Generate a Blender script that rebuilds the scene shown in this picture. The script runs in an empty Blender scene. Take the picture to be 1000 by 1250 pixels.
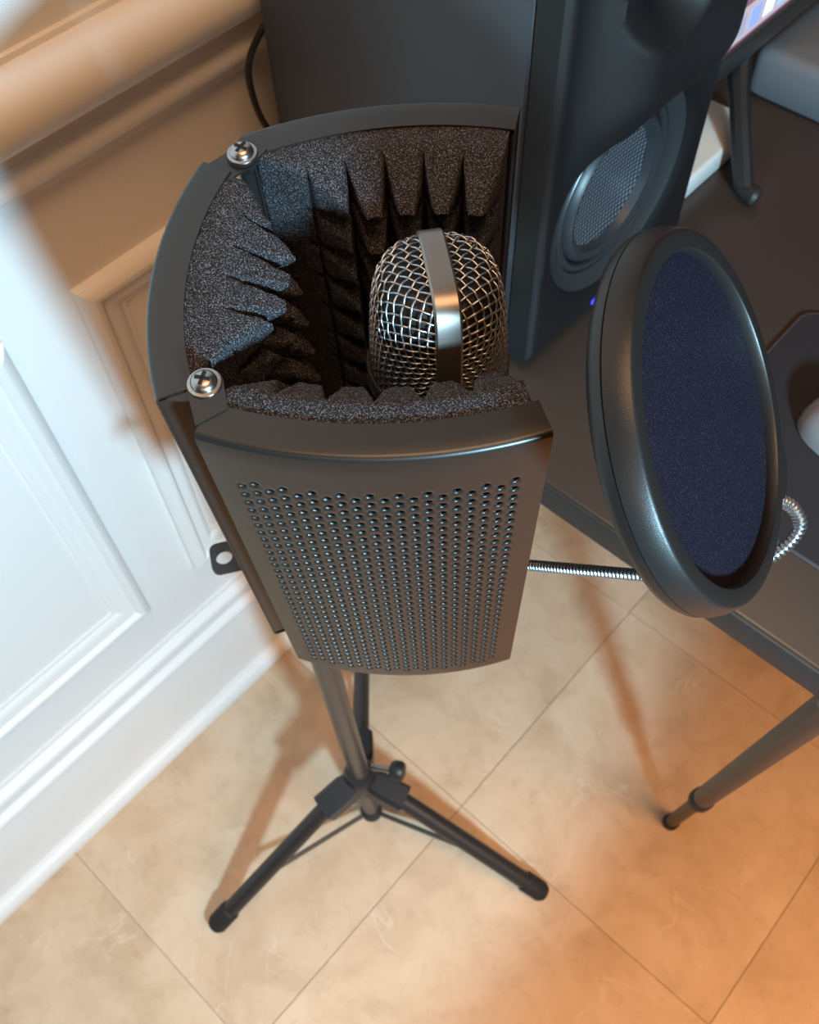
import bpy, bmesh, math, random
from mathutils import Vector as V, Matrix
random.seed(7)
PI = math.pi
scene = bpy.context.scene
col = scene.collection

# ------------------------------------------------------------------ camera
# solved from the wall, floor-tile, desk and speaker edges: x = away from the wall, y = along it
cam_d = bpy.data.cameras.new('camera'); cam = bpy.data.objects.new('camera', cam_d); col.objects.link(cam)
pitch, yaw, roll = [math.radians(a) for a in (57.44, -44.44, 2.59)]
hd = V((math.sin(yaw), math.cos(yaw), 0)); rt = V((math.cos(yaw), -math.sin(yaw), 0)); up = V((0, 0, 1))
Fw = hd * math.cos(pitch) - up * math.sin(pitch); Dn = -hd * math.sin(pitch) - up * math.cos(pitch)
c_, s_ = math.cos(roll), math.sin(roll)
Rr = rt * c_ + Dn * s_; Dd = Dn * c_ - rt * s_
cam.matrix_world = Matrix(((Rr.x, -Dd.x, -Fw.x, .608), (Rr.y, -Dd.y, -Fw.y, 0), (Rr.z, -Dd.z, -Fw.z, 1.35), (0, 0, 0, 1)))
cam_d.sensor_fit = 'HORIZONTAL'; cam_d.sensor_width = 36; cam_d.lens = 36 * 1.157; cam_d.clip_start = .02
cam_d.dof.use_dof = True; cam_d.dof.focus_distance = .41; cam_d.dof.aperture_fstop = 23
scene.camera = cam

# ------------------------------------------------------------------ world, lights, exposure
w = bpy.data.worlds.new('world'); scene.world = w; w.use_nodes = True
w.node_tree.nodes['Background'].inputs[0].default_value = (.80, .68, .58, 1)
w.node_tree.nodes['Background'].inputs[1].default_value = .05

def lamp(name, kind, loc, target, energy, color, **kw):
    d = bpy.data.lights.new(name, kind); o = bpy.data.objects.new(name, d); col.objects.link(o)
    o.location = loc; o.rotation_euler = (V(target) - V(loc)).to_track_quat('-Z', 'Y').to_euler()
    d.energy = energy; d.color = color
    for k, v in kw.items(): setattr(d, k, v)
    return o
# cool lamp across the room, facing the wall
lamp('cool_lamp', 'SPOT', (1.22, -.11, 1.205), (0, .06, .98), 94, (.46, .80, 1.0), spot_size=math.radians(105), spot_blend=.18, shadow_soft_size=.05)
# warm ceiling lamp behind the photographer
lamp('warm_lamp', 'AREA', (1.55, -1.30, 1.80), (.35, .35, .5), 5, (1.0, .43, .14), shape='DISK', size=1.1)
# warm shaded lamp on the user's side of the desk
lamp('floor_lamp', 'SPOT', (1.35, .30, 1.00), (.90, .34, 0), 44, (1.0, .46, .17), spot_size=math.radians(100), spot_blend=1.0, shadow_soft_size=.30)
# dim ceiling light over the desk end
lamp('ceiling_lamp', 'AREA', (.75, .05, 2.5), (.70, .05, 0), 19, (1.0, .55, .26), shape='DISK', size=.9)
scene.view_settings.view_transform = 'Standard'; scene.view_settings.look = 'None'
scene.view_settings.exposure = 0.0; scene.view_settings.gamma = 1; scene.view_settings.use_curve_mapping = False

# ------------------------------------------------------------------ materials
def mat(name, color, rough=.5, metal=0, spec=.5, emit=None, coat=0):
    m = bpy.data.materials.new(name); m.use_nodes = True
    b = m.node_tree.nodes['Principled BSDF']
    b.inputs['Base Color'].default_value = (*color, 1); b.inputs['Roughness'].default_value = rough
    b.inputs['Metallic'].default_value = metal; b.inputs['Specular IOR Level'].default_value = spec
    b.inputs['Coat Weight'].default_value = coat
    if emit:
        b.inputs['Emission Color'].default_value = (*emit[0], 1); b.inputs['Emission Strength'].default_value = emit[1]
    return m
def nd(m, t, **kw):
    n = m.node_tree.nodes.new(t)
    for k, v in kw.items():
        if k in n.inputs: n.inputs[k].default_value = v
        else: setattr(n, k, v)
    return n
def lk(m, a, b): m.node_tree.links.new(a, b)
def bsdf(m): return m.node_tree.nodes['Principled BSDF']
def ramp(m, src, stops):
    r = nd(m, 'ShaderNodeValToRGB'); e = r.color_ramp.elements
    while len(e) < len(stops): e.new(.5)
    for el, (p, c) in zip(e, stops): el.position = p; el.color = (*c, 1)
    lk(m, src, r.inputs[0]); return r
def noise(m, scale, detail=3, rough=.5, coord=None):
    if coord is None: coord = nd(m, 'ShaderNodeTexCoord').outputs['Object']
    n = nd(m, 'ShaderNodeTexNoise', Scale=scale, Detail=detail, Roughness=rough); lk(m, coord, n.inputs['Vector']); return n
def bump(m, h, strength, dist=.001):
    b = nd(m, 'ShaderNodeBump', Strength=strength, Distance=dist); lk(m, h, b.inputs['Height']); lk(m, b.outputs[0], bsdf(m).inputs['Normal']); return b
def speck(m, base, n_scale, amount, dist=.0004):      # fine paint / plastic grain
    n = noise(m, n_scale, 2); bump(m, n.outputs[0], amount, dist)

M_wall = mat('white_paint', (.80, .80, .79), .42); speck(M_wall, 0, 90, .05)
M_metal = mat('black_powder_coat', (.0145, .0133, .0122), .34, spec=.50); speck(M_metal, 0, 1500, .10, .0002)
M_tube = mat('black_tube', (.022, .020, .019), .42); speck(M_tube, 0, 700, .05)
M_pole = mat('grey_tube', (.10, .09, .082), .36, .6); speck(M_pole, 0, 500, .05)
M_plastic = mat('black_plastic', (.016, .017, .019), .45); speck(M_plastic, 0, 900, .08)
M_rubber = mat('black_rubber', (.012, .011, .011), .7); speck(M_rubber, 0, 600, .1)
M_steel = mat('zinc_steel', (.36, .345, .33), .30, 1); speck(M_steel, 0, 900, .05)
M_dark = mat('slot_black', (.004, .004, .004), .8); speck(M_dark, 0, 900, .05)
M_wire = mat('grille_wire', (.44, .46, .49), .36, 1); speck(M_wire, 0, 900, .03)
M_inner = mat('inner_mesh', (.012, .012, .012), .6, .3)
tc = nd(M_inner, 'ShaderNodeTexCoord'); vo = nd(M_inner, 'ShaderNodeTexVoronoi', Scale=1400.); lk(M_inner, tc.outputs['Object'], vo.inputs['Vector'])
rp = ramp(M_inner, vo.outputs['Distance'], [(.2, (.03, .03, .03)), (.6, (.004, .004, .004))]); lk(M_inner, rp.outputs[0], bsdf(M_inner).inputs['Base Color'])
M_band = mat('satin_band', (.26, .235, .215), .38, .9); speck(M_band, 0, 2500, .06, .0002)

M_foam = mat('charcoal_foam', (.02, .02, .022), .85, spec=.35)
f1 = noise(M_foam, 1500, 2, .6); f2 = noise(M_foam, 700, 3, .6)
rp = ramp(M_foam, f1.outputs[0], [(.40, (.004, .004, .005)), (.54, (.022, .022, .026)), (.66, (.20, .20, .23))])
lk(M_foam, rp.outputs[0], bsdf(M_foam).inputs['Base Color']); bump(M_foam, f1.outputs[0], .9, .0012)

M_tile = mat('marble_tile', (.6, .5, .4), .42, spec=.4)
geo = nd(M_tile, 'ShaderNodeNewGeometry'); oi = nd(M_tile, 'ShaderNodeObjectInfo')
ad = nd(M_tile, 'ShaderNodeVectorMath', operation='MULTIPLY_ADD'); ad.inputs[1].default_value = (1, 1, 1)
cb = nd(M_tile, 'ShaderNodeCombineXYZ'); ml = nd(M_tile, 'ShaderNodeMath', operation='MULTIPLY'); ml.inputs[1].default_value = 9.
lk(M_tile, oi.outputs['Random'], ml.inputs[0]); lk(M_tile, ml.outputs[0], cb.inputs[2]); lk(M_tile, geo.outputs['Position'], ad.inputs[0]); lk(M_tile, cb.outputs[0], ad.inputs[2])
n1 = noise(M_tile, 9, 7, .62, ad.outputs[0]); n1.inputs['Distortion'].default_value = .5
n2 = noise(M_tile, 38, 5, .65, ad.outputs[0]); n2.inputs['Distortion'].default_value = .8
r1 = ramp(M_tile, n1.outputs[0], [(.34, (.545, .395, .262)), (.50, (.635, .475, .325)), (.66, (.69, .535, .385))])
r2 = ramp(M_tile, n2.outputs[0], [(.33, (.78, .74, .70)), (.48, (1, 1, 1)), (.70, (1.0, 1.0, .98))])
mx = nd(M_tile, 'ShaderNodeMix', data_type='RGBA', blend_type='MULTIPLY'); mx.inputs[0].default_value = .42
lk(M_tile, r1.outputs[0], mx.inputs[6]); lk(M_tile, r2.outputs[0], mx.inputs[7])
# pale veins
n3 = noise(M_tile, 5, 4, .55, ad.outputs[0]); n3.inputs['Distortion'].default_value = 1.4
r3 = ramp(M_tile, n3.outputs[0], [(.488, (0, 0, 0)), (.5, (.55, .55, .55)), (.512, (0, 0, 0))])
n4 = noise(M_tile, 11, 2, .5, ad.outputs[0]); r4 = ramp(M_tile, n4.outputs[0], [(.52, (0, 0, 0)), (.62, (1, 1, 1))])
mv = nd(M_tile, 'ShaderNodeMath', operation='MULTIPLY'); lk(M_tile, r3.outputs[0], mv.inputs[0]); lk(M_tile, r4.outputs[0], mv.inputs[1])
mx2 = nd(M_tile, 'ShaderNodeMix', data_type='RGBA'); lk(M_tile, mv.outputs[0], mx2.inputs[0]); lk(M_tile, mx.outputs[2], mx2.inputs[6]); mx2.inputs[7].default_value = (.74, .62, .48, 1)
lk(M_tile, mx2.outputs[2], bsdf(M_tile).inputs['Base Color']); bump(M_tile, n2.outputs[0], .06, .002)
M_grout = mat('grout', (.52, .40, .29), .85); speck(M_grout, 0, 300, .3)

M_desk = mat('black_brown_laminate', (.042, .030, .024), .34, spec=.55); speck(M_desk, 0, 900, .06, .0003)
M_edge = mat('desk_edge', (.022, .021, .021), .5); speck(M_edge, 0, 900, .1, .0003)
M_mat = mat('mouse_pad_cloth', (.014, .012, .015), .85); speck(M_mat, 0, 2500, .3, .0003)
M_trimthread = mat('pad_edge', (.055, .052, .055), .7); speck(M_trimthread, 0, 2500, .3, .0003)
M_cab = mat('speaker_vinyl', (.036, .042, .050), .45); speck(M_cab, 0, 1200, .12, .0003)
M_baf = mat('speaker_baffle', (.0075, .0068, .0074), .46, spec=.55); speck(M_baf, 0, 700, .03, .0003)
M_ring = mat('speaker_ring', (.06, .062, .066), .34, .5); speck(M_ring, 0, 900, .03, .0003)
M_sur = mat('speaker_surround', (.03, .03, .034), .4); speck(M_sur, 0, 900, .03, .0003)
M_cone = mat('perforated_cone', (.30, .31, .34), .40, .85)
tc = nd(M_cone, 'ShaderNodeTexCoord'); mp = nd(M_cone, 'ShaderNodeMapping'); mp.inputs['Scale'].default_value = (0, 1, 1); lk(M_cone, tc.outputs['Object'], mp.inputs[0])
vc = nd(M_cone, 'ShaderNodeTexVoronoi', Scale=245., Randomness=0.); lk(M_cone, mp.outputs[0], vc.inputs['Vector'])
rc = ramp(M_cone, vc.outputs['Distance'], [(.30, (.62, .66, .74)), (.46, (.03, .03, .05))]); lk(M_cone, rc.outputs[0], bsdf(M_cone).inputs['Base Color'])
M_led = mat('blue_led', (.02, .02, .2), .4, emit=((.03, .04, 1.0), 3.0)); speck(M_led, 0, 500, .02)
M_pop = mat('pop_rim', (.013, .0118, .0112), .37, spec=.38); speck(M_pop, 0, 2200, .22, .0003)
M_fab = mat('navy_nylon', (.012, .012, .022), .5, spec=.18)
bsdf(M_fab).inputs['Sheen Weight'].default_value = .015; bsdf(M_fab).inputs['Sheen Roughness'].default_value = .4; bsdf(M_fab).inputs['Sheen Tint'].default_value = (.5, .55, .9, 1)
tc = nd(M_fab, 'ShaderNodeTexCoord'); wv = nd(M_fab, 'ShaderNodeTexWave', Scale=260., Distortion=.6, bands_direction='Z'); wv.inputs['Detail'].default_value = 1; lk(M_fab, tc.outputs['Object'], wv.inputs[0])
nf = noise(M_fab, 1600, 2); ra = nd(M_fab, 'ShaderNodeMath', operation='MULTIPLY'); lk(M_fab, wv.outputs['Fac'], ra.inputs[0]); lk(M_fab, nf.outputs[0], ra.inputs[1])
rf = ramp(M_fab, ra.outputs[0], [(.15, (.005, .005, .010)), (.5, (.009, .009, .018)), (.62, (.045, .045, .065))]); lk(M_fab, rf.outputs[0], bsdf(M_fab).inputs['Base Color'])
bump(M_fab, ra.outputs[0], .6, .0005)
M_goose = mat('gooseneck_steel', (.34, .35, .37), .3, .9); speck(M_goose, 0, 900, .05)
M_goosedk = mat('gooseneck_sleeve', (.05, .05, .052), .25, .5); speck(M_goosedk, 0, 900, .05)
M_screenw = mat('screen_wallpaper', (.02, .02, .02), .3, emit=((.20, .10, .17), 1.0))
nw = noise(M_screenw, 9, 2); rw = ramp(M_screenw, nw.outputs[0], [(.3, (.12, .05, .12)), (.7, (.30, .14, .20))]); lk(M_screenw, rw.outputs[0], bsdf(M_screenw).inputs['Emission Color'])
M_dock = mat('screen_dock', (.02, .02, .02), .3, emit=((.62, .56, .68), .9)); speck(M_dock, 0, 300, .01)
M_bez = mat('monitor_bezel', (.06, .055, .05), .3, .6); speck(M_bez, 0, 900, .05)
M_mblk = mat('monitor_black', (.012, .012, .013), .45); speck(M_mblk, 0, 900, .05)
M_bar = mat('grey_case', (.15, .16, .175), .6); speck(M_bar, 0, 500, .2, .0004)
M_cream = mat('pale_case', (.72, .70, .66), .45); speck(M_cream, 0, 500, .05)
M_mouse = mat('grey_mouse', (.22, .22, .23), .35); speck(M_mouse, 0, 500, .03)
M_cable = mat('cable_black', (.012, .011, .011), .45); speck(M_cable, 0, 900, .05)

# ------------------------------------------------------------------ builders
ROOT = {}
def thing(name, label, cat, loc=(0, 0, 0), group=None):
    o = bpy.data.objects.new(name, None); col.objects.link(o); o.location = loc; o.empty_display_size = .02
    o['label'] = label; o['category'] = cat
    if group: o['group'] = group
    ROOT[o.name] = V(loc); return o
def tag(o, label, cat, group=None):
    o['label'] = label; o['category'] = cat
    if group: o['group'] = group
    return o
def origin(p):
    while p is not None:
        if p.name in ROOT: return ROOT[p.name]
        p = p.parent
    return V((0, 0, 0))
def mk(name, verts, faces, m, parent=None, smooth=True, angle=35, label=None, weld=None):
    o0 = origin(parent) if parent else V((0, 0, 0))
    me = bpy.data.meshes.new(name); me.from_pydata([V(v) - o0 for v in verts], [], faces)
    bm = bmesh.new(); bm.from_mesh(me)
    if weld: bmesh.ops.remove_doubles(bm, verts=bm.verts, dist=weld)
    bmesh.ops.recalc_face_normals(bm, faces=bm.faces); bm.to_mesh(me); bm.free()
    me.materials.append(m); o = bpy.data.objects.new(name, me); col.objects.link(o); o.parent = parent
    if smooth:
        me.polygons.foreach_set('use_smooth', [True] * len(me.polygons)); me.set_sharp_from_angle(angle=math.radians(angle))
    if label: o['label'] = label
    return o
def top(o):                       # a top-level single mesh: move its origin to the base centre
    me = o.data; xs = [v.co for v in me.vertices]
    c = V(((min(v.x for v in xs) + max(v.x for v in xs)) / 2, (min(v.y for v in xs) + max(v.y for v in xs)) / 2, min(v.z for v in xs)))
    me.transform(Matrix.Translation(-c)); o.location = c; ROOT[o.name] = c; return o
def structure(o): o['kind'] = 'structure'; return o
class MB:
    def __init__(s): s.v = []; s.f = []
    def add(s, v, f):
        k = len(s.v); s.v += [V(p) for p in v]; s.f += [tuple(i + k for i in q) for q in f]; return s
    def box(s, a, b, bev=0, seg=2):
        bm = bmesh.new(); bmesh.ops.create_cube(bm, size=1)
        a, b = V(a), V(b); c = (a + b) / 2; d = b - a
        for v in bm.verts: v.co = V((c.x + v.co.x * d.x, c.y + v.co.y * d.y, c.z + v.co.z * d.z))
        if bev: bmesh.ops.bevel(bm, geom=bm.edges[:], offset=bev, segments=seg, affect='EDGES', profile=.5)
        bm.verts.index_update(); s.add([v.co.copy() for v in bm.verts], [[v.index for v in f.verts] for f in bm.faces]); bm.free(); return s
    def tube(s, pts, r, n=12, cap=True):
        pts = [V(p) for p in pts]; rs = r if isinstance(r, (list, tuple)) else [r] * len(pts)
        t0 = (pts[1] - pts[0]).normalized(); a = t0.orthogonal().normalized(); rings = []
        for i, p in enumerate(pts):
            t = ((pts[min(i + 1, len(pts) - 1)] - pts[max(i - 1, 0)])).normalized()
            a = (a - t * a.dot(t)).normalized(); b = t.cross(a)
            rings.append([p + (a * math.cos(2 * PI * j / n) + b * math.sin(2 * PI * j / n)) * rs[i] for j in range(n)])
        v = [q for rr in rings for q in rr]; f = []
        for i in range(len(pts) - 1):
            for j in range(n): f.append((i * n + j, i * n + (j + 1) % n, (i + 1) * n + (j + 1) % n, (i + 1) * n + j))
        if cap: f += [tuple(range(n))[::-1], tuple(range((len(pts) - 1) * n, len(pts) * n))]
        return s.add(v, f)
    def lathe(s, prof, base=(0, 0, 0), axis=(0, 0, 1), n=48, closed=False, cap=True):   # prof: (radius, height)
        ax = V(axis).normalized(); a = ax.orthogonal().normalized(); b = ax.cross(a); base = V(base); v = []; f = []
        for r, h in prof:
            for j in range(n):
                t = 2 * PI * j / n; v.append(base + ax * h + (a * math.cos(t) + b * math.sin(t)) * max(r, 1e-6))
        k = len(prof)
        for i in range(k if closed else k - 1):
            for j in range(n): f.append((i * n + j, i * n + (j + 1) % n, ((i + 1) % k) * n + (j + 1) % n, ((i + 1) % k) * n + j))
        if not closed and cap:
            if prof[0][0] > 1e-5: f.append(tuple(range(n))[::-1])
            if prof[-1][0] > 1e-5: f.append(tuple(range((k - 1) * n, k * n)))
        return s.add(v, f)
    def prism(s, poly, fn):        # closed 2D polygon, fn(p, k) -> 3D for the two ends k = 0, 1
        n = len(poly); v = [fn(p, 0) for p in poly] + [fn(p, 1) for p in poly]
        f = [tuple(range(n))[::-1], tuple(range(n, 2 * n))] + [(i, (i + 1) % n, n + (i + 1) % n, n + i) for i in range(n)]
        return s.add(v, f)
    def obj(s, name, m, parent=None, **kw): return mk(name, s.v, s.f, m, parent, **kw)
def spline(pts, k=10):
    P = [V(p) for p in pts]; P = [P[0] * 2 - P[1]] + P + [P[-1] * 2 - P[-2]]; out = []
    for i in range(1, len(P) - 2):
        for j in range(k):
            t = j / k; a, b, c, d = P[i - 1:i + 3]
            out.append(.5 * ((2 * b) + (c - a) * t + (2 * a - 5 * b + 4 * c - d) * t * t + (3 * b - a - 3 * c + d) * t ** 3))
    return out + [P[-2]]
def arc(c, r, a0, a1, n): return [(c[0] + r * math.cos(math.radians(a0 + (a1 - a0) * i / n)), c[1] + r * math.sin(math.radians(a0 + (a1 - a0) * i / n))) for i in range(n + 1)]
def hull(pts):
    pts = sorted(set((round(x, 6), round(y, 6)) for x, y in pts))
    def half(ps):
        h = []
        for p in ps:
            while len(h) > 1 and (h[-1][0] - h[-2][0]) * (p[1] - h[-2][1]) - (h[-1][1] - h[-2][1]) * (p[0] - h[-2][0]) <= 0: h.pop()
            h.append(p)
        return h[:-1]
    return half(pts) + half(pts[::-1])

# ------------------------------------------------------------------ the setting
Y0, Y1 = -1.2, 2.2
structure(MB().box((-.12, Y0, 0), (0, Y1, 2.5)).obj('wall_left', M_wall, smooth=False))
wall = bpy.data.objects['wall_left']; tag(wall, 'white painted wall with raised panel wainscot mouldings', 'wall')
def along_y(prof, name, m=M_wall):
    return structure(MB().prism(prof, lambda p, k: (p[0], Y0 if k == 0 else Y1, p[1])).obj(name, m, angle=28))
base_prof = [(0, 0), (.016, 0), (.016, .165), (.0145, .172), (.019, .178)] + arc((.015, .186), .008, -30, 60, 5) + [(.013, .196), (.0135, .206)] + arc((.006, .214), .009, -20, 70, 5) + [(.004, .226), (.003, .232), (0, .232)]
tag(along_y(base_prof, 'baseboard_left'), 'tall white baseboard with stepped cap under the wainscot', 'baseboard')
shoe = [(.0162, 0), (.034, 0)] + arc((.0162, .006), .018, 0, 90, 8)
tag(along_y(shoe, 'trim_2'), 'white rounded shoe moulding where baseboard meets tile floor', 'trim')
rail = [(0, .888), (.003, .888), (.008, .892), (.0085, .899)] + arc((.0085, .9085), .0088, -88, 88, 10) + [(.0075, .919), (.0075, .931), (.012, .936)] + arc((.012, .960), .0245, -80, 95, 18) + [(.006, .986), (.005, .990), (0, .990)]
tag(along_y(rail, 'trim_1'), 'painted chair rail with big half-round nose and lower bead', 'trim')
def moulding(y0, y1, z0, z1):
    prof = [(0, 0), (.007, .0004), (.0105, .003), (.0135, .007), (.0148, .011), (.0142, .015), (.0112, .0185), (.0092, .0195), (.0088, .024), (.0080, .029), (.0058, .034), (.0030, .0375), (.0026, .042), (0, .042)]
    cor = [(y0, z0, 1, 1), (y1, z0, -1, 1), (y1, z1, -1, -1), (y0, z1, 1, -1)]
    v = []; f = []; n = len(prof)
    for (y, z, sy, sz) in cor:
        v += [(p[0], y + sy * p[1], z + sz * p[1]) for p in prof]
    for i in range(4):
        for j in range(n - 1): f.append((i * n + j, i * n + j + 1, ((i + 1) % 4) * n + j + 1, ((i + 1) % 4) * n + j))
    mk('panel_moulding', v, f, M_wall, wall, angle=25)
moulding(-.52, .158, .324, .792); moulding(.229, .905, .324, .792); moulding(.976, 1.65, .324, .792); moulding(-1.19, -.591, .324, .792)

fl = structure(MB().box((0, Y0, -.03), (2.9, Y1, -.0025)).obj('floor', M_grout, smooth=False)); tag(fl, 'beige marble tile floor with thin grout joints', 'floor')
P = .406; tile = None
for i in range(-1, 7):
    for j in range(-3, 6):
        xa, ya = .390 + P * (i - 1), -.1055 + P * j
        x0, x1, y0, y1 = max(xa, .001) , min(xa + P, 2.9), max(ya, Y0), min(ya + P, Y1)
        if x1 - x0 < .02 or y1 - y0 < .02: continue
        full = abs(x1 - x0 - P) < 1e-4 and abs(y1 - y0 - P) < 1e-4
        if full and tile:
            o = tile.copy(); col.objects.link(o)
        else:
            o = MB().box((0, 0, -.0024), (x1 - x0 - .0009, y1 - y0 - .0009, 0), .0004, 1).obj('tile', M_tile, None, smooth=False)
            if full: tile = o
        o.parent = fl; o.location = (x0 + .00045, y0 + .00045, 0)

# ------------------------------------------------------------------ desk
DZ = .75
desk = thing('desk', 'black laminate desk with tubular telescopic leg standing against the wall', 'desk', (.38, 1.1, 0))
DY = .363
MB().box((.040, DY, .722), (.705, 1.95, DZ), .0025, 2).obj('desk_top', M_desk, desk)
MB().box((.041, DY - .0022, .7195), (.704, DY + .004, .7475), .002, 2).obj('edge_band', M_edge, desk)
MB().box((.10, DY + .05, .69), (.66, DY + .09, .7215), .003, 1).obj('apron', M_tube, desk)
def desk_leg(top_, foot_):
    a, b = V(top_), V(foot_); d = b - a
    leg = MB().tube([a, a + d * .665], .0118, 20).obj('leg', M_tube, desk)
    MB().tube([a + d * .655, a + d * .662, a + d * .69, a + d * .697], [.0118, .0138, .0138, .0118], 20).obj('collar', M_rubber, leg)
    MB().tube([a + d * .69, a + d * .985], .0085, 20).obj('lower_tube', M_tube, leg)
    MB().tube([a + d * .970, a + d * .976, a + d * .995, V((b.x, b.y, .001))], [.0095, .0112, .0112, .0098], 20).obj('foot_cap', M_rubber, leg)
desk_leg((.652, .366, .7195), (.620, .476, 0)); desk_leg((.10, .40, .7195), (.12, .52, 0)); desk_leg((.652, 1.9, .7195), (.62, 1.8, 0)); desk_leg((.10, 1.9, .7195), (.12, 1.8, 0))

# ------------------------------------------------------------------ loudspeaker
SX0, SX1, SXF, SY0, SY1, SZ0, SZ1 = .046, .299, .323, .436, .655, .762, 1.085
spk = thing('studio_speaker', 'black studio monitor speaker with perforated woofer standing on desk', 'speaker', (.18, .545, DZ))
MB().box((SX0, SY0, SZ0), (SX1, SY1, SZ1), .004, 3).obj('cabinet', M_cab, spk)
for fx in (.08, .27):
    for fy in (.46, .63): MB().lathe([(.012, 0), (.014, .002), (.014, .010), (.011, .0125)], (fx, fy, DZ), n=20).obj('rubber_foot', M_rubber, spk)
WY, WZ, WR = .540, .868, .066           # woofer
TY, TZ = .512, 1.046                    # tweeter horn
def sm(a, b, x):
    t = max(0, min(1, (x - a) / (b - a))); return t * t * (3 - 2 * t)
def baffle_x(y, z):
    x = SXF
    e = min(y - SY0, SY1 - y, z - SZ0, SZ1 - z); x -= .0045 * (1 - min(1, e / .0045))
    rw = math.hypot(y - WY, z - WZ)
    # waveguide swelling over the woofer
    bul = .030 * sm(.905, .985, z) * (1 - sm(.045, .100, abs(y - .547)))
    rt_ = math.hypot((y - TY) / 1.1, z - TZ)
    horn = .030 * max(0, 1 - max(rt_ - .006, 0) / .030)
    x += bul - horn
    # trough around the woofer
    if rw < .098: x -= .012 * (1 - sm(.070, .098, rw)) * (1 - sm(.93, .99, z))
    return x
ny, nz = 72, 108; v = []; f = []
for i in range(nz + 1):
    for j in range(ny + 1):
        y = SY0 + (SY1 - SY0) * j / ny; z = SZ0 + (SZ1 - SZ0) * i / nz
        v.append((baffle_x(y, z), y, z))
for i in range(nz):
    for j in range(ny):
        y = SY0 + (SY1 - SY0) * (j + .5) / ny; z = SZ0 + (SZ1 - SZ0) * (i + .5) / nz
        if math.hypot(y - WY, z - WZ) < .062: continue
        k = i * (ny + 1) + j; f.append((k, k + 1, k + ny + 2, k + ny + 1))
baf = mk('baffle', v, f, M_baf, spk, angle=30)
bv = v; v = []; f = []                       # side skirt back to the cabinet
edge = [j for j in range(ny + 1)] + [i * (ny + 1) + ny for i in range(1, nz + 1)] + [nz * (ny + 1) + j for j in range(ny - 1, -1, -1)] + [i * (ny + 1) for i in range(nz - 1, 0, -1)]
for e in edge: v += [bv[e], (SX1 + .0006, bv[e][1], bv[e][2])]
for i in range(len(edge)):
    a, b = i, (i + 1) % len(edge); f.append((2 * a, 2 * b, 2 * b + 1, 2 * a + 1))
mk('baffle_edge', v, f, M_dark, spk, angle=30)
X0 = SXF - .0115
wo = MB().lathe([(.070, -.012), (.070, -.001), (.0675, .002), (.064, .0015), (.062, -.002), (.062, -.012)], (X0, WY, WZ), (1, 0, 0), 72, True).obj('woofer_ring', M_ring, spk)
MB().lathe([(.0690, -.004), (.0705, .0015), (.0730, .0020), (.0780, .0045), (.0825, .0080), (.0832, .0070), (.0832, -.002)], (X0, WY, WZ), (1, 0, 0), 72, cap=False).obj('trim_ring', M_ring, wo)
MB().lathe([(.062, -.006), (.060, .001), (.056, .0045), (.051, .003), (.0485, -.004)], (X0, WY, WZ), (1, 0, 0), 72, cap=False).obj('surround', M_sur, wo)
MB().lathe([(.049, -.004), (.040, -.0055), (.028, -.0065), (.016, -.0068), (.0005, -.0068)], (X0, WY, WZ), (1, 0, 0), 72, cap=False).obj('cone', M_cone, wo, label='perforated silver-grey woofer cone')
MB().lathe([(.013, 0), (.011, .005), (.007, .008), (.0005, .009)], (baffle_x(TY, TZ) - .001, TY, TZ), (1, 0, 0), 32).obj('tweeter_dome', M_ring, spk)
MB().box((SXF - .001, .520, .7675), (SXF + .0012, .533, .7715), .0006, 2).obj('status_light', M_led, spk, label='glowing blue status light')

# cable hanging behind the speaker
cb_ = MB().tube(spline([(.040, .520, .975), (.042, .470, .955), (.0385, .438, .932), (.0315, .428, .908), (.0300, .428, .882), (.0365, .430, .858), (.036, .445, .835), (.034, .50, .80), (.025, .52, .755)], 8), .0028, 10).obj('speaker_cable', M_cable)
tag(top(cb_), 'black cable hanging behind the speaker by the wall', 'cable')

# ------------------------------------------------------------------ things on the desk
mon = thing('computer_monitor', 'computer monitor on splayed legs behind the speaker, screen lit', 'monitor', (.28, 1.0, DZ))
MX, MZ, MYA, MYB = .283, .846, .672, 1.28
MB().box((MX - .030, MYA, MZ), (MX - .004, MYB, 1.25), .004, 2).obj('housing', M_mblk, mon)
bz = MB(); bz.box((MX - .010, MYA, MZ), (MX + .004, MYB, MZ + .0225), .002, 2)
bz.obj('lower_bezel', M_bez, mon)
MB().box((MX - .010, MYA, MZ + .023), (MX + .002, MYA + .010, 1.25), .001, 1).obj('side_bezel', M_bez, mon)
MB().box((MX - .010, MYB - .010, MZ + .023), (MX + .002, MYB, 1.25), .001, 1).obj('side_bezel', M_bez, mon)
scr = MB().box((MX - .006, MYA + .0102, MZ + .0227), (MX, MYB - .0102, 1.248)).obj('screen', M_screenw, mon, smooth=False)
MB().box((MX - .002, MYA + .02, MZ + .026), (MX + .0006, MYB - .02, MZ + .056), .0004, 1).obj('dock_bar', M_dock, scr)
cols = [(.75, .12, .2), (.15, .3, .85), (.85, .85, .9), (.9, .35, .5), (.25, .25, .4), (.2, .55, .9), (.95, .6, .65), (.6, .2, .5), (.9, .9, .95), (.3, .7, .5)]
for i in range(22):
    c = cols[(i * 7) % 10]; y = MYA + .028 + i * .0245
    m = mat('dock_icon_colour', c, .3, emit=(tuple(.35 + .5 * q for q in c), .55)); speck(m, 0, 300, .01)
    MB().box((MX, y, MZ + .031), (MX + .0009, y + .017, MZ + .050), .0003, 1).obj('screen_icon', m, scr)
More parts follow.
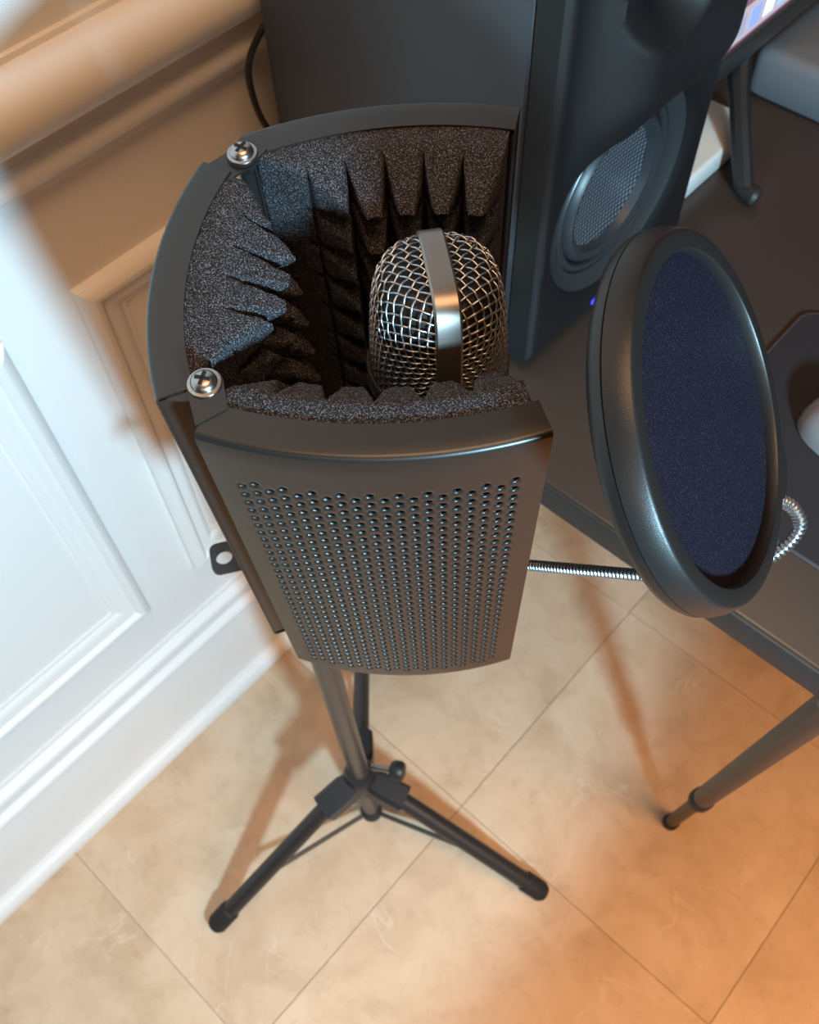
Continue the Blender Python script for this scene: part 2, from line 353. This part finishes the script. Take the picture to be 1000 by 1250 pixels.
for yy in (.738, 1.18):
    lg = MB().tube(spline([(MX - .014, yy + .066, MZ + .02), (MX - .004, yy + .052, MZ - .012), (.305, yy + .026, .805), (.338, yy, DZ + .012)], 5), [.011] * 8 + [.0095] * 8, 10).obj('leg', M_mblk, mon)
    MB().tube([(.334, yy, DZ + .0105), (.344, yy, DZ + .0095), (.352, yy - .001, DZ + .0095), (.3545, yy - .001, DZ + .009)], [.006, .0092, .0092, .007], 14).obj('foot_cap', M_edge, lg)

def rbox(a, b, rad, h_bev, name, m, seg=6):           # box with big rounded vertical corners
    (x0, y0, z0), (x1, y1, z1) = a, b
    poly = arc((x1 - rad, y0 + rad), rad, -90, 0, seg) + arc((x1 - rad, y1 - rad), rad, 0, 90, seg) + arc((x0 + rad, y1 - rad), rad, 90, 180, seg) + arc((x0 + rad, y0 + rad), rad, 180, 270, seg)
    cx, cy = (x0 + x1) / 2, (y0 + y1) / 2; lev = [(0, h_bev * .5), (h_bev * .5, 0)] + [(z1 - z0 - h_bev + h_bev * math.sin(t * PI / 8), h_bev * (1 - math.cos(t * PI / 8))) for t in range(5)]
    v = []; f = []; n = len(poly)
    for (z, ins) in lev:
        v += [(cx + (p[0] - cx) * (1 - ins / (x1 - x0) * 2), cy + (p[1] - cy) * (1 - ins / (y1 - y0) * 2), z0 + z) for p in poly]
    for i in range(len(lev) - 1):
        for j in range(n): f.append((i * n + j, i * n + (j + 1) % n, (i + 1) * n + (j + 1) % n, (i + 1) * n + j))
    f += [tuple(range(n))[::-1], tuple(range((len(lev) - 1) * n, len(lev) * n))]
    return mk(name, v, f, m, None, angle=50)
tag(top(rbox((.253, .880, DZ), (.52, 1.10, DZ + .052), .012, .012, 'desk_case', M_bar)), 'grey rounded rectangular case lying on the desk under the monitor', 'case')
tag(top(rbox((.160, .672, DZ), (.300, .820, DZ + .023), .022, .004, 'small_drive', M_cream)), 'pale flat box with rounded corners between speaker and monitor leg', 'box')

pad = thing('mouse_pad', 'dark cloth mouse pad with rounded corners under the mouse', 'mouse pad', (.58, .54, DZ))
def rrect(x0, y0, x1, y1, r, s=8): return arc((x1 - r, y0 + r), r, -90, 0, s) + arc((x1 - r, y1 - r), r, 0, 90, s) + arc((x0 + r, y1 - r), r, 90, 180, s) + arc((x0 + r, y0 + r), r, 180, 270, s)
MB().prism(rrect(.459, .4315, .692, .652, .018), lambda p, k: (p[0], p[1], DZ + .003 * k)).obj('pad_surface', M_mat, pad)
MB().tube([(*p, DZ + .0017) for p in rrect(.4584, .4309, .6926, .6526, .0185)] + [(.6741, .4309, DZ + .0017)], .0014, 6).obj('stitched_edge', M_trimthread, pad)
mouse = thing('computer_mouse', 'pale grey low rounded mouse on the mouse pad', 'mouse', (.566, .545, DZ + .003))
v = []; f = []; nu, nvv = 32, 10
for i in range(nvv + 1):
    for j in range(nu):
        t = 2 * PI * j / nu; a = i / nvv * PI / 2
        ce, se = math.cos(t), math.sin(t)
        rx = .054 * (abs(ce) ** .8) * (1 if ce > 0 else -1); ry = .030 * (abs(se) ** .8) * (1 if se > 0 else -1)
        v.append((.566 + rx * max(math.cos(a), .001) ** .6, .545 + ry * max(math.cos(a), .001) ** .6, DZ + .0045 + .027 * math.sin(a) ** .9 * (1 - .12 * ce)))
for i in range(nvv):
    for j in range(nu): f.append((i * nu + j, i * nu + (j + 1) % nu, (i + 1) * nu + (j + 1) % nu, (i + 1) * nu + j))
f.append(tuple(range(nu))[::-1])
MB().add(v, f).obj('shell', M_mouse, mouse, angle=60)
MB().prism([(.566 + .050 * math.cos(2 * PI * j / 28), .545 + .027 * math.sin(2 * PI * j / 28)) for j in range(28)], lambda p, k: (p[0], p[1], DZ + .003 + .002 * k)).obj('base', M_mblk, mouse)
MB().lathe([(.0005, -.004), (.005, -.004), (.0062, -.002), (.0062, .002), (.005, .004), (.0005, .004)], (.545, .545, DZ + .0305), (0, 1, 0), 20).obj('scroll_wheel', M_mblk, mouse)

# ------------------------------------------------------------------ tripod microphone stand
TC = V((.305, .208, 0)); st = thing('microphone_stand', 'black tripod stand with grey pole on the tile floor', 'stand', TC)
def pole_at(z): return V((TC.x - .0267 * z, TC.y - .015 * z, z))
MB().tube([pole_at(.165), pole_at(.72)], .0125, 24).obj('pole', M_pole, st)
lt = MB().tube([pole_at(.022), pole_at(.17)], .0112, 24).obj('lower_pole', M_pole, st)
MB().tube([pole_at(.012), pole_at(.016), pole_at(.032), pole_at(.034)], [.012, .0145, .0145, .012], 20).obj('end_cap', M_rubber, st)
MB().tube([pole_at(.195), pole_at(.188), pole_at(.150), pole_at(.143)], [.0165, .0205, .0205, .017], 24).obj('hub_collar', M_plastic, st)
HUBZ = .168; FEET = [(.252, -.035), (.545, .283), (.124, .376)]
hub = pole_at(HUBZ)
for (fx, fy) in FEET:
    F_ = V((fx, fy, .012)); d = (F_ - hub); dh = V((d.x, d.y, 0)).normalized(); sd = V((-dh.y, dh.x, 0))
    A = hub + dh * .030 + V((0, 0, .002)); dl = (F_ - A)
    # bracket on the hub that the leg folds into
    br_ = MB()
    q0 = hub + dh * .010; q1 = hub + dh * .058 - V((0, 0, .014))
    uu = sd.cross((q1 - q0).normalized()).normalized()
    pr = []
    for q, hw, hh in ((q0, .013, .017), (q0.lerp(q1, .25), .0165, .019), (q1, .0165, .0165)):
        pr.append([q + sd * (hw * a) + uu * (hh * b) for a, b in ((-1, -.7), (-.7, -1), (.7, -1), (1, -.7), (1, .7), (.7, 1), (-.7, 1), (-1, .7))])
    vv = [p for r_ in pr for p in r_]; ff = [(i * 8 + j, i * 8 + (j + 1) % 8, (i + 1) * 8 + (j + 1) % 8, (i + 1) * 8 + j) for i in range(2) for j in range(8)] + [tuple(range(8))[::-1], tuple(range(16, 24))]
    br_.add(vv, ff).obj('hub_bracket', M_plastic, st, angle=25)
    leg = MB().tube([A + dl * .05, F_ - dl.normalized() * .004], .0112, 20).obj('leg', M_tube, st)
    e = dl.normalized()
    MB().tube([F_ - e * .034, F_ - e * .031, F_ - e * .003, F_ + e * .004 + V((0, 0, .001))], [.0115, .0138, .0138, .0105], 20).obj('rubber_foot', M_rubber, leg)
    S = A + dl * .60
    MB().box(S + V((-.008, -.008, -.016)), S + V((.008, .008, -.006)), .003, 2).obj('strut_clip', M_plastic, leg)
    MB().tube([pole_at(.026) + dh * .012, S + V((0, 0, -.012))], .0032, 8).obj('strut', M_pole, st)
kd = V((.62, .36, .12)).normalized(); kb = pole_at(.205) + V((.010, .012, 0))
MB().tube([kb, kb + kd * .030], .004, 10).obj('knob_bolt', M_steel, st)
kn = kb + kd * .030; MB().lathe([(.005, -.006), (.010, -.004), (.0125, 0), (.0125, .008), (.010, .012), (.004, .013)], kn, kd, 14).obj('locking_knob', M_plastic, st)

# ------------------------------------------------------------------ folding acoustic shield
O = V((.4398, .1529, 1.0442)); U = V((.0670, -.0921, .9935)).normalized(); E1 = V((-.9977, 0, .0673)); E1 = (E1 - U * E1.dot(U)).normalized(); E2 = U.cross(E1)
def L(a, b, h=0): return O + E1 * a + E2 * b + U * h
sh = thing('acoustic_shield', 'folding three-panel black metal vocal shield lined with pyramid foam', 'shield', pole_at(.72))
PH = .3025; TH = .0012
CEN = V((.062, -.062))
class Panel:
    def __init__(s, A, B, sag):
        s.A, s.B = V(A), V(B); s.c = (s.B - s.A).length; s.t = (s.B - s.A) / s.c
        n = V((-s.t.y, s.t.x)); s.n = n if (CEN - s.A).dot(n) > 0 else -n
        s.sag = sag; s.R = s.c ** 2 / (8 * sag) + sag / 2
    def p(s, x, n, h):            # x along chord 0..c on the arc, n inward, h down negative
        m = x - s.c / 2; rad = math.sqrt(max(s.R ** 2 - m * m, 1e-9)); bul = rad - (s.R - s.sag)
        nx, nn = m / s.R, rad / s.R           # outward normal components (t, -n)
        P2 = s.A + s.t * (x - nx * n) + s.n * (-bul + nn * n)
        return L(P2.x, P2.y, h)
    def flat(s, x, n, h):
        P2 = s.A + s.t * x + s.n * n; return L(P2.x, P2.y, h)
def build_panel(pn, tabs, label):
    c = pn.c; NC, NR, m0 = 20, 32, .0103; wcol = (c - 2 * m0) / NC; hp = .0081; ht = -.0275; r0, r1 = .00280, .00245
    bend = .0022; FWD = .0163
    xs = [0, m0 * .5] + [m0 + wcol * .5 * i for i in range(2 * NC + 1)] + [c - m0 * .5, c]
    v = []; f = []
    def q(pts): k = len(v); v.extend(pts); f.append(tuple(range(k, k + len(pts))))
    def strip(prof, x0, x1):
        for (a, b) in zip(prof[:-1], prof[1:]): q([pn.p(x0, *a), pn.p(x1, *a), pn.p(x1, *b), pn.p(x0, *b)])
    bt = [(bend - bend * math.sin(t * PI / 8), -bend + bend * math.cos(t * PI / 8)) for t in range(5)]
    topp = [(FWD, 0), (FWD * .5, 0)] + bt + [(0, ht * .5), (0, ht)]
    hb = ht - NR * hp - hp * .5
    bot = [(0, hb), (0, (hb - PH) / 2)] + [(a, -PH - b) for a, b in bt[::-1]] + [(FWD * .6, -PH), (FWD, -PH)]
    for x0, x1 in zip(xs[:-1], xs[1:]):
        strip(topp, x0, x1); strip(bot, x0, x1)
    sid = [(0, ht - hp * .5 * k) for k in range(2 * NR + 2)]
    for x0, x1 in ((xs[0], xs[1]), (xs[1], xs[2]), (xs[-3], xs[-2]), (xs[-2], xs[-1])): strip(sid, x0, x1)
    oc = [(1, 1), (0, 1), (-1, 1), (-1, 0), (-1, -1), (0, -1), (1, -1), (1, 0)]
    for i in range(NC):
        xc = m0 + wcol * (i + .5); off = hp * .5 if i % 2 else 0
        hh = ht if not i % 2 else ht - NR * hp
        q([pn.p(xc - wcol / 2, 0, hh), pn.p(xc, 0, hh), pn.p(xc + wcol / 2, 0, hh), pn.p(xc + wcol / 2, 0, hh - hp / 2), pn.p(xc, 0, hh - hp / 2), pn.p(xc - wcol / 2, 0, hh - hp / 2)])
        for j in range(NR):
            hc = ht - hp * (j + .5) - (hp * .5 if not i % 2 else 0)
            k = len(v)
            for a, b in oc: v.append(pn.p(xc + a * wcol / 2, 0, hc + b * hp / 2))
            for rr, nn in ((r0, 0), ((r0 + r1) / 2, .00012), (r1, .0006)):
                for t in range(8):
                    an = PI / 4 * (t + 1); v.append(pn.p(xc + rr * math.cos(an), nn, hc + rr * math.sin(an)))
            for lv in range(3):
                for t in range(8): f.append((k + lv * 8 + t, k + lv * 8 + (t + 1) % 8, k + lv * 8 + 8 + (t + 1) % 8, k + lv * 8 + 8 + t))
    o = mk('metal_panel', v, f, M_metal, sh, weld=.00002, label=label)
    sol = o.modifiers.new('sheet', 'SOLIDIFY'); sol.thickness = TH; sol.offset = 0
    me = bpy.data.meshes.new_from_object(o.evaluated_get(bpy.context.evaluated_depsgraph_get())); o.modifiers.clear(); o.data = me
    me.set_sharp_from_angle(angle=math.radians(40))
    for xe, sg in ((.0006, 1), (c - .0006, -1)):
        prof = [(.0004, 0), (.0163, 0), (.0163, TH), (.0004, TH)]
        MB().prism(prof, lambda p, k: pn.p(xe + sg * p[1], p[0] * .97, -.0030 if k == 0 else -PH + .0030)).obj('side_flange', M_metal, o, smooth=False)
    for (sx, sn, dh, which) in tabs:
        circ = [(sx + .0078 * math.cos(2 * PI * t / 20), sn + .0078 * math.sin(2 * PI * t / 20)) for t in range(20)]
        e0 = .0005 if which == 0 else c - .0005; e1 = .013 if which == 0 else c - .013
        pts = circ + [(e0, .004), (e1, .012), (e0, .013)]
        MB().prism(hull(pts), lambda p, k: pn.flat(p[0], p[1], dh - TH * .5 + TH * k)).obj('hinge_tab', M_metal, o, angle=30)
    return o
def build_foam(pn, Sa, Sb, parent, n0=.027, A=.025):
    c = pn.c; NC, NR, K = 6, 12, 10; nb = .0042; Ht = PH - .006
    s0 = .0025; s1 = c - .0025
    ra, rb = s0, s1; v = []; f = []            # pyramids are laid out between the panel's own ends
    NX, NH = NC * 14, NR * K
    def depth(x, j):
        g = ((x - ra) / (rb - ra)) * NC
        ts = 1 - abs(2 * (g % 1) - 1) if 0 <= g <= NC else 0
        th = abs(2 * ((j / K + .5) % 1) - 1)
        d = n0 + A * min(min(1, ts * 1.9) ** .85, min(1, th * 1.1))
        if Sa: d = min(d, Sa[1] + (x - Sa[0]))
        if Sb: d = min(d, Sb[1] + (Sb[0] - x))
        return max(d, nb + .0003)
    random.seed(int(c * 1e6)); jit = .0004
    X = [s0 + (s1 - s0) * i / NX for i in range(NX + 1)]
    for j in range(NH + 1):
        for i in range(NX + 1):
            v.append(pn.p(X[i] + random.uniform(-jit, jit), depth(X[i], j) + random.uniform(-jit, jit), -.0015 - Ht * j / NH + (random.uniform(-jit, jit) if j else 0)))
    for j in range(NH):
        for i in range(NX):
            k = j * (NX + 1) + i; f.append((k, k + 1, k + NX + 2, k + NX + 1))
    rows = []
    for fr in (0, .3, .6, .88):                          # flat cut top
        rows.append(len(v))
        for i in range(NX + 1): v.append(pn.p(X[i], nb + (depth(X[i], 0) - nb) * fr, -.0006 + random.uniform(-jit, jit) * (fr > 0)))
    seq = rows + [0]
    for a, b in zip(seq[:-1], seq[1:]):
        for i in range(NX): f.append((a + i, a + i + 1, b + i + 1, b + i))
    kb_ = len(v)
    for i in range(NX + 1): v.append(pn.p(X[i], nb, -.0015 - Ht))
    last = NH * (NX + 1)
    for i in range(NX):
        f.append((last + i, last + i + 1, kb_ + i + 1, kb_ + i)); f.append((rows[0] + i, rows[0] + i + 1, kb_ + i + 1, kb_ + i))
    for i in (0, NX):
        f.append(tuple([r + i for r in rows] + [j * (NX + 1) + i for j in range(NH + 1)] + [kb_ + i]))
    return mk('foam_pad', v, f, M_foam, parent, angle=60)
Pf = Panel((.0591, .0443), (-.0500, -.0520), .0118); Pl = Panel((.0840, .0430), (.1697, -.0600), .0128); Pr = Panel((.1681, -.0838), (.0764, -.1857), .0112)
S1 = V((.0736, .0248)); S2 = V((.1570, -.0755))
def rel(pn, S): d = S - pn.A; return d.dot(pn.t), d.dot(pn.n)
pf = build_panel(Pf, [(*rel(Pf, S1), .0006, 0)], 'perforated black panel with rows of round holes')
pl = build_panel(Pl, [(*rel(Pl, S1), -.0010, 0), (*rel(Pl, S2), -.0010, 1)], 'middle black panel with curved top flange')
pr = build_panel(Pr, [(*rel(Pr, S2), .0006, 0)], 'black panel with curved top flange beside the speaker')
build_foam(Pf, rel(Pf, S1), None, pf, .0285, .0150); build_foam(Pl, rel(Pl, S1), rel(Pl, S2), pl, .033, .026); build_foam(Pr, rel(Pr, S2), None, pr, .031, .028)
for S in (S1, S2):
    b0 = L(S.x, S.y, .0012)
    sc = MB().lathe([(.0005, .0046), (.0028, .0044), (.0045, .0037), (.0055, .0025), (.0058, .0014), (.0058, .0010)], b0, U, 36).obj('hinge_screw', M_steel, sh)
    MB().lathe([(.0072, 0), (.0074, .0004), (.0072, .0010), (.0056, .0013)], b0, U, 36).obj('washer', M_steel, sc)
    MB().lathe([(.0068, -.0040), (.0072, -.0036), (.0072, -.0026), (.0066, -.0022)], b0, U, 30).obj('spring_washer', M_steel, sc)
    MB().lathe([(.0048, -.0090), (.0048, -.0041)], b0, U, 6).obj('nut', M_steel, sc)
    MB().tube([L(S.x, S.y, -.0035), L(S.x, S.y, -PH + .004)], .0042, 12).obj('hinge_rod', M_metal, sh)
    an = .5 if S is S1 else .2
    for k in range(2):
        a1 = (E1 * math.cos(an + k * PI / 2) + E2 * math.sin(an + k * PI / 2)); a2 = U.cross(a1); mb = MB(); cc = b0 + U * .0040
        vv = [cc + a1 * (x * .0033) + a2 * (y * .00075) + U * z for z in (-.0012, .0009) for x, y in ((-1, -1), (1, -1), (1, 1), (-1, 1))]
        mb.add(vv, [(0, 1, 2, 3), (4, 5, 6, 7), (0, 1, 5, 4), (1, 2, 6, 5), (2, 3, 7, 6), (3, 0, 4, 7)]).obj('cross_slot', M_dark, sc, smooth=False)
# bottom bracket on the stand pole with a slotted tab, a bar under the microphone and its threaded rod
PT = pole_at(.72); MICX, MICY = .4000, .2370
tabc = V((.2585, .1560, .742)); pc = V((PT.x, PT.y, .742))
dv = (tabc - pc); dv.z = 0; ln = dv.length; dv.normalize(); sv = V((-dv.y, dv.x, 0))
outer = [(-.015, -.013), (-.015, .013)] + arc((ln + .003, .007), .006, 90, 0, 5) + arc((ln + .003, -.007), .006, 0, -90, 5)
hole = [(ln - .001 + .0062 * math.cos(2 * PI * t / 20), .0062 * math.sin(2 * PI * t / 20)) for t in range(20)]
def ring_plate(outer, hole, fn, name, m, parent):
    cxh = sum(p[0] for p in hole) / len(hole); n = len(hole); v = []; f = []
    def cast(px, py):          # ray from the hole centre to the outer polygon
        best = None
        for (x1, y1), (x2, y2) in zip(outer, outer[1:] + outer[:1]):
            den = px * (y2 - y1) - py * (x2 - x1)
            if abs(den) < 1e-12: continue
            t = ((x1 - cxh) * (y2 - y1) - y1 * (x2 - x1)) / den; u_ = ((x1 - cxh) * py - y1 * px) / den
            if t > 0 and -1e-6 <= u_ <= 1 + 1e-6 and (best is None or t < best): best = t
        return (cxh + px * best, py * best)
    N = 64; hp_ = [(cxh + .0062 * math.cos(2 * PI * t / N), .0062 * math.sin(2 * PI * t / N)) for t in range(N)]
    op = [cast(math.cos(2 * PI * t / N), math.sin(2 * PI * t / N)) for t in range(N)]
    for k in (0, 1): v += [fn(p, k) for p in hp_] + [fn(p, k) for p in op]
    for t in range(N):
        u_ = (t + 1) % N
        f += [(t, u_, N + u_, N + t), (2 * N + t, 2 * N + u_, 3 * N + u_, 3 * N + t), (t, u_, 2 * N + u_, 2 * N + t), (N + t, N + u_, 3 * N + u_, 3 * N + t)]
    return mk(name, v, f, m, parent, angle=30)
brk = ring_plate(outer, hole, lambda p, k: pc + dv * p[0] + sv * p[1] + V((0, 0, -.0035 + .0035 * k)), 'mounting_bracket', M_tube, sh)
MB().tube([pole_at(.7205), pole_at(.7215), pole_at(.737), pole_at(.7385)], [.012, .0145, .0145, .012], 24).obj('clamp_collar', M_plastic, brk)
mb = MB(); bd = V((MICX, MICY, 0)) - V((PT.x, PT.y, 0)); bl = bd.length; bd.normalize(); bs = V((-bd.y, bd.x, 0))
mb.prism([(-.012, -.011), (bl + .012, -.011), (bl + .012, .011), (-.012, .011)], lambda p, k: V((PT.x, PT.y, .7422 + .004 * k)) + bd * p[0] + bs * p[1]).obj('cross_bar', M_tube, brk)
MB().tube([(MICX, MICY, .7462), (MICX, MICY, .842)], .0048, 16).obj('threaded_rod', M_steel, brk)

# ------------------------------------------------------------------ condenser microphone
mic = thing('condenser_microphone', 'side-address condenser microphone with woven silver grille inside the foam shield', 'microphone', (MICX, MICY, .8425))
BD = V((.773, -.634, 0)).normalized(); FD = V((-BD.y, BD.x, 0))        # along the band, towards the front
MT = 1.058; HH = .062; BZ = MT - HH; MC = V((MICX, MICY, BZ)); ZC = .020
def head_dist(d):                # radial distance from (0,0,ZC) to the head surface along unit d (band, front, up)
    lo, hi = 0, .09
    for _ in range(34):
        m = (lo + hi) / 2; a, b, z = d[0] * m, d[1] * m, ZC + d[2] * m
        zz = max(z, 0); R = .0335 * (1 - .13 * (zz / HH) ** 1.3)
        rr = (abs(a) ** 2.4 + abs(b) ** 2.4) ** (1 / 2.4)
        val = (rr / R) ** 6.0 + (zz / HH) ** 6.0
        if val < 1: lo = m
        else: hi = m
    return lo
def head_pt(d, off=0, sc=1):
    m = head_dist(d) * sc + off; return MC + BD * (d[0] * m) + FD * (d[1] * m) + V((0, 0, ZC + d[2] * m))
EL = math.radians(38); pitchw = .100
def half_grille(sgn):
    mb = MB(); ce = V((0, sgn * math.cos(EL), math.sin(EL))); e_a = V((1, 0, 0)); e_b = ce.cross(e_a)
    def direction(p, q):
        r = math.hypot(p, q)
        if r < 1e-9: return ce
        if r > 2.2: return None
        return ce * math.cos(r) + (e_a * (p / r) + e_b * (q / r)) * math.sin(r)
    ext = 2.0; st_ = pitchw / 5
    for fam in (0, 1):
        nl = int(ext / pitchw)
        for i in range(-nl, nl + 1):
            u_ = (i + .5 * fam * 0) * pitchw; run = []; t = -ext
            def flush(run):
                if len(run) > 4: mb.tube(run, .00053, 6)
            while t <= ext:
                a, b = (u_, t) if fam == 0 else (t, u_)
                p, q = (a - b) * .70711, (a + b) * .70711
                d = direction(p, q); ok = False
                if d is not None:
                    over = math.cos(PI * t / pitchw) * (1 if (i + fam) % 2 else -1)
                    m = head_dist(d); bz_ = ZC + d[2] * m; fy = d[1] * m * sgn
                    if bz_ > .0015 and fy > .0052:
                        ok = True; run.append(head_pt(d, -.0006 + .0005 * over))
                if not ok: flush(run); run = []
                t += st_
            flush(run)
    return mb.obj('wire_grille', M_wire, mic, angle=80)
half_grille(1); half_grille(-1)
v = []; f = []; NU, NW = 48, 20                      # dark fine mesh behind the wires
for i in range(NW + 1):
    for j in range(NU):
        el = -math.asin(.45) + (PI / 2 + math.asin(.45)) * i / NW; t = 2 * PI * j / NU
        d = V((math.cos(el) * math.cos(t), math.cos(el) * math.sin(t), math.sin(el))); v.append(head_pt(d, -.0028))
for i in range(NW):
    for j in range(NU): f.append((i * NU + j, i * NU + (j + 1) % NU, (i + 1) * NU + (j + 1) % NU, (i + 1) * NU + j))
mk('inner_mesh', v, f, M_inner, mic, angle=80)
v = []; f = []; N = 60                               # band over the top, from side to side
for i in range(N + 1):
    t = -math.asin(.5) + (PI + 2 * math.asin(.5)) * i / N; d = V((math.cos(t), 0, math.sin(t)))
    if i in (0, N): pass
    for (w_, off) in ((-.0060, -.002), (-.0060, .0010), (-.0050, .0017), (.0050, .0017), (.0060, .0010), (.0060, -.002)):
        p_ = head_pt(d, off); p_ = V((p_.x, p_.y, max(p_.z, BZ - .002))); v.append(p_ + FD * w_)
for i in range(N):
    for j in range(6): f.append((i * 6 + j, i * 6 + (j + 1) % 6, i * 6 + 6 + (j + 1) % 6, i * 6 + 6 + j))
f += [tuple(range(6)), tuple(range(N * 6, N * 6 + 6))[::-1]]
mk('head_band', v, f, M_band, mic, angle=30, label='satin metal band over the grille')
MB().lathe([(.030, -.011), (.0345, -.0105), (.0355, -.009), (.0355, -.001), (.0350, .0012), (.0342, .0018), (.032, .0005), (.032, -.004), (.0005, -.004)], MC, n=56).obj('head_ring', M_pole, mic)
MB().lathe([(.0005, -.147), (.014, -.147), (.020, -.144), (.0285, -.120), (.0300, -.115), (.0300, -.0112), (.0005, -.0112)], MC, n=56).obj('body', M_metal, mic)

# ------------------------------------------------------------------ pop filter
PCn = V((.5341, .2433, 1.0551)) + Rr * .0050; PN = V((.754, .3372, .5637)).normalized()
pop = thing('pop_filter', 'round pop filter with navy nylon mesh and grey rim on gooseneck', 'pop filter', PCn)
MB().lathe([(.0660, -.0050), (.0661, -.0009), (.0666, -.0002), (.0674, .0000), (.0728, .0000), (.0738, -.0003), (.0745, -.0012), (.0766, -.0060), (.0773, -.0098), (.0760, -.0100), (.0700, -.0096), (.0665, -.0072)], PCn, PN, 128, True).obj('front_rim', M_pop, pop, angle=38)
MB().lathe([(.0772, -.0105), (.0771, -.0135), (.0760, -.0160), (.0735, -.0178), (.0690, -.0182), (.0665, -.0174), (.0660, -.0140), (.0665, -.0110), (.0758, -.0102)], PCn, PN, 128, True).obj('back_rim', M_pop, pop, angle=50)
MB().lathe([(.0668, -.0052), (.060, -.0054), (.045, -.0057), (.030, -.0059), (.015, -.0060), (.0004, -.0060)], PCn, PN, 96, cap=False).obj('nylon_mesh', M_fab, pop)
MB().lathe([(.0668, -.0128), (.045, -.0126), (.02, -.0124), (.0004, -.0124)], PCn, PN, 96, cap=False).obj('nylon_mesh', M_fab, pop)
def cam_pt(px, py, dep):         # measured point of the photograph at a given distance
    return V((.608, 0, 1.35)) + (Rr * ((px - 500) / 1157) + Dd * ((py - 625) / 1157) + Fw) * dep
gp = [pole_at(.69) + V((.012, .004, 0)), (.345, .235, .690), cam_pt(575, 684, .610), cam_pt(648, 690, .560), cam_pt(725, 697, .52), cam_pt(800, 703, .49), cam_pt(870, 703, .470), cam_pt(922, 689, .460), cam_pt(960, 665, .454), cam_pt(977, 640, .449), cam_pt(968, 620, .444), cam_pt(955, 612, .440), cam_pt(946, 611, .437)]
path = spline(gp, 24)
# spiral ribs along the bendable part
arc_l = 0; rad = []
for i, p in enumerate(path):
    if i: arc_l += (p - path[i - 1]).length
    rad.append(.0027)
gn = MB().tube(path, rad, 12).obj('gooseneck', M_goosedk, pop)
dense = []; acc = 0; nxt = 0; step = .0025
for a, b in zip(path[72:-1], path[73:]):
    l_ = (b - a).length
    while nxt <= acc + l_:
        dense.append((a.lerp(b, (nxt - acc) / l_), (b - a).normalized())); nxt += step
    acc += l_
v = []; f = []
for (p, t) in dense:
    a = t.orthogonal().normalized(); b = t.cross(a); k = len(v)
    for (r_, h_) in ((.0025, -.0012), (.0034, -.0005), (.0034, .0005), (.0025, .0012)):
        v += [p + t * h_ + (a * math.cos(2 * PI * j / 12) + b * math.sin(2 * PI * j / 12)) * r_ for j in range(12)]
    for i in range(3):
        for j in range(12): f.append((k + i * 12 + j, k + i * 12 + (j + 1) % 12, k + i * 12 + 12 + (j + 1) % 12, k + i * 12 + 12 + j))
mk('spiral_winding', v, f, M_goose, gn, angle=50)
# clip where the gooseneck meets the rim
rd = cam_pt(948, 588, 1.0) - V((.608, 0, 1.35)); o_ = PCn - PN * .009 - V((.608, 0, 1.35)); cpt = V((.608, 0, 1.35)) + rd * (o_.dot(PN) / rd.dot(PN)); rad_d = (cpt - PCn); rad_d = (rad_d - PN * rad_d.dot(PN)).normalized(); tan_d = PN.cross(rad_d)
base_c = PCn + rad_d * .0755 - PN * .009
vv = []; 
for z_, sc_ in ((-.0075, 1), (.0075, 1)):
    for (a, b) in [(-.015, -.002), (.015, -.002), (.013, .003), (.007, .0068), (-.004, .0072), (-.011, .004)]:
        vv.append(base_c + tan_d * a + rad_d * b + PN * z_)
ff = [tuple(range(6))[::-1], tuple(range(6, 12))] + [(i, (i + 1) % 6, 6 + (i + 1) % 6, 6 + i) for i in range(6)]
MB().add(vv, ff).obj('rim_clip', M_pop, pop, angle=20)
sl = pole_at(.69); MB().tube([pole_at(.678), pole_at(.680), pole_at(.700), pole_at(.702)], [.0125, .0148, .0148, .0125], 20).obj('stand_clamp', M_plastic, pop)
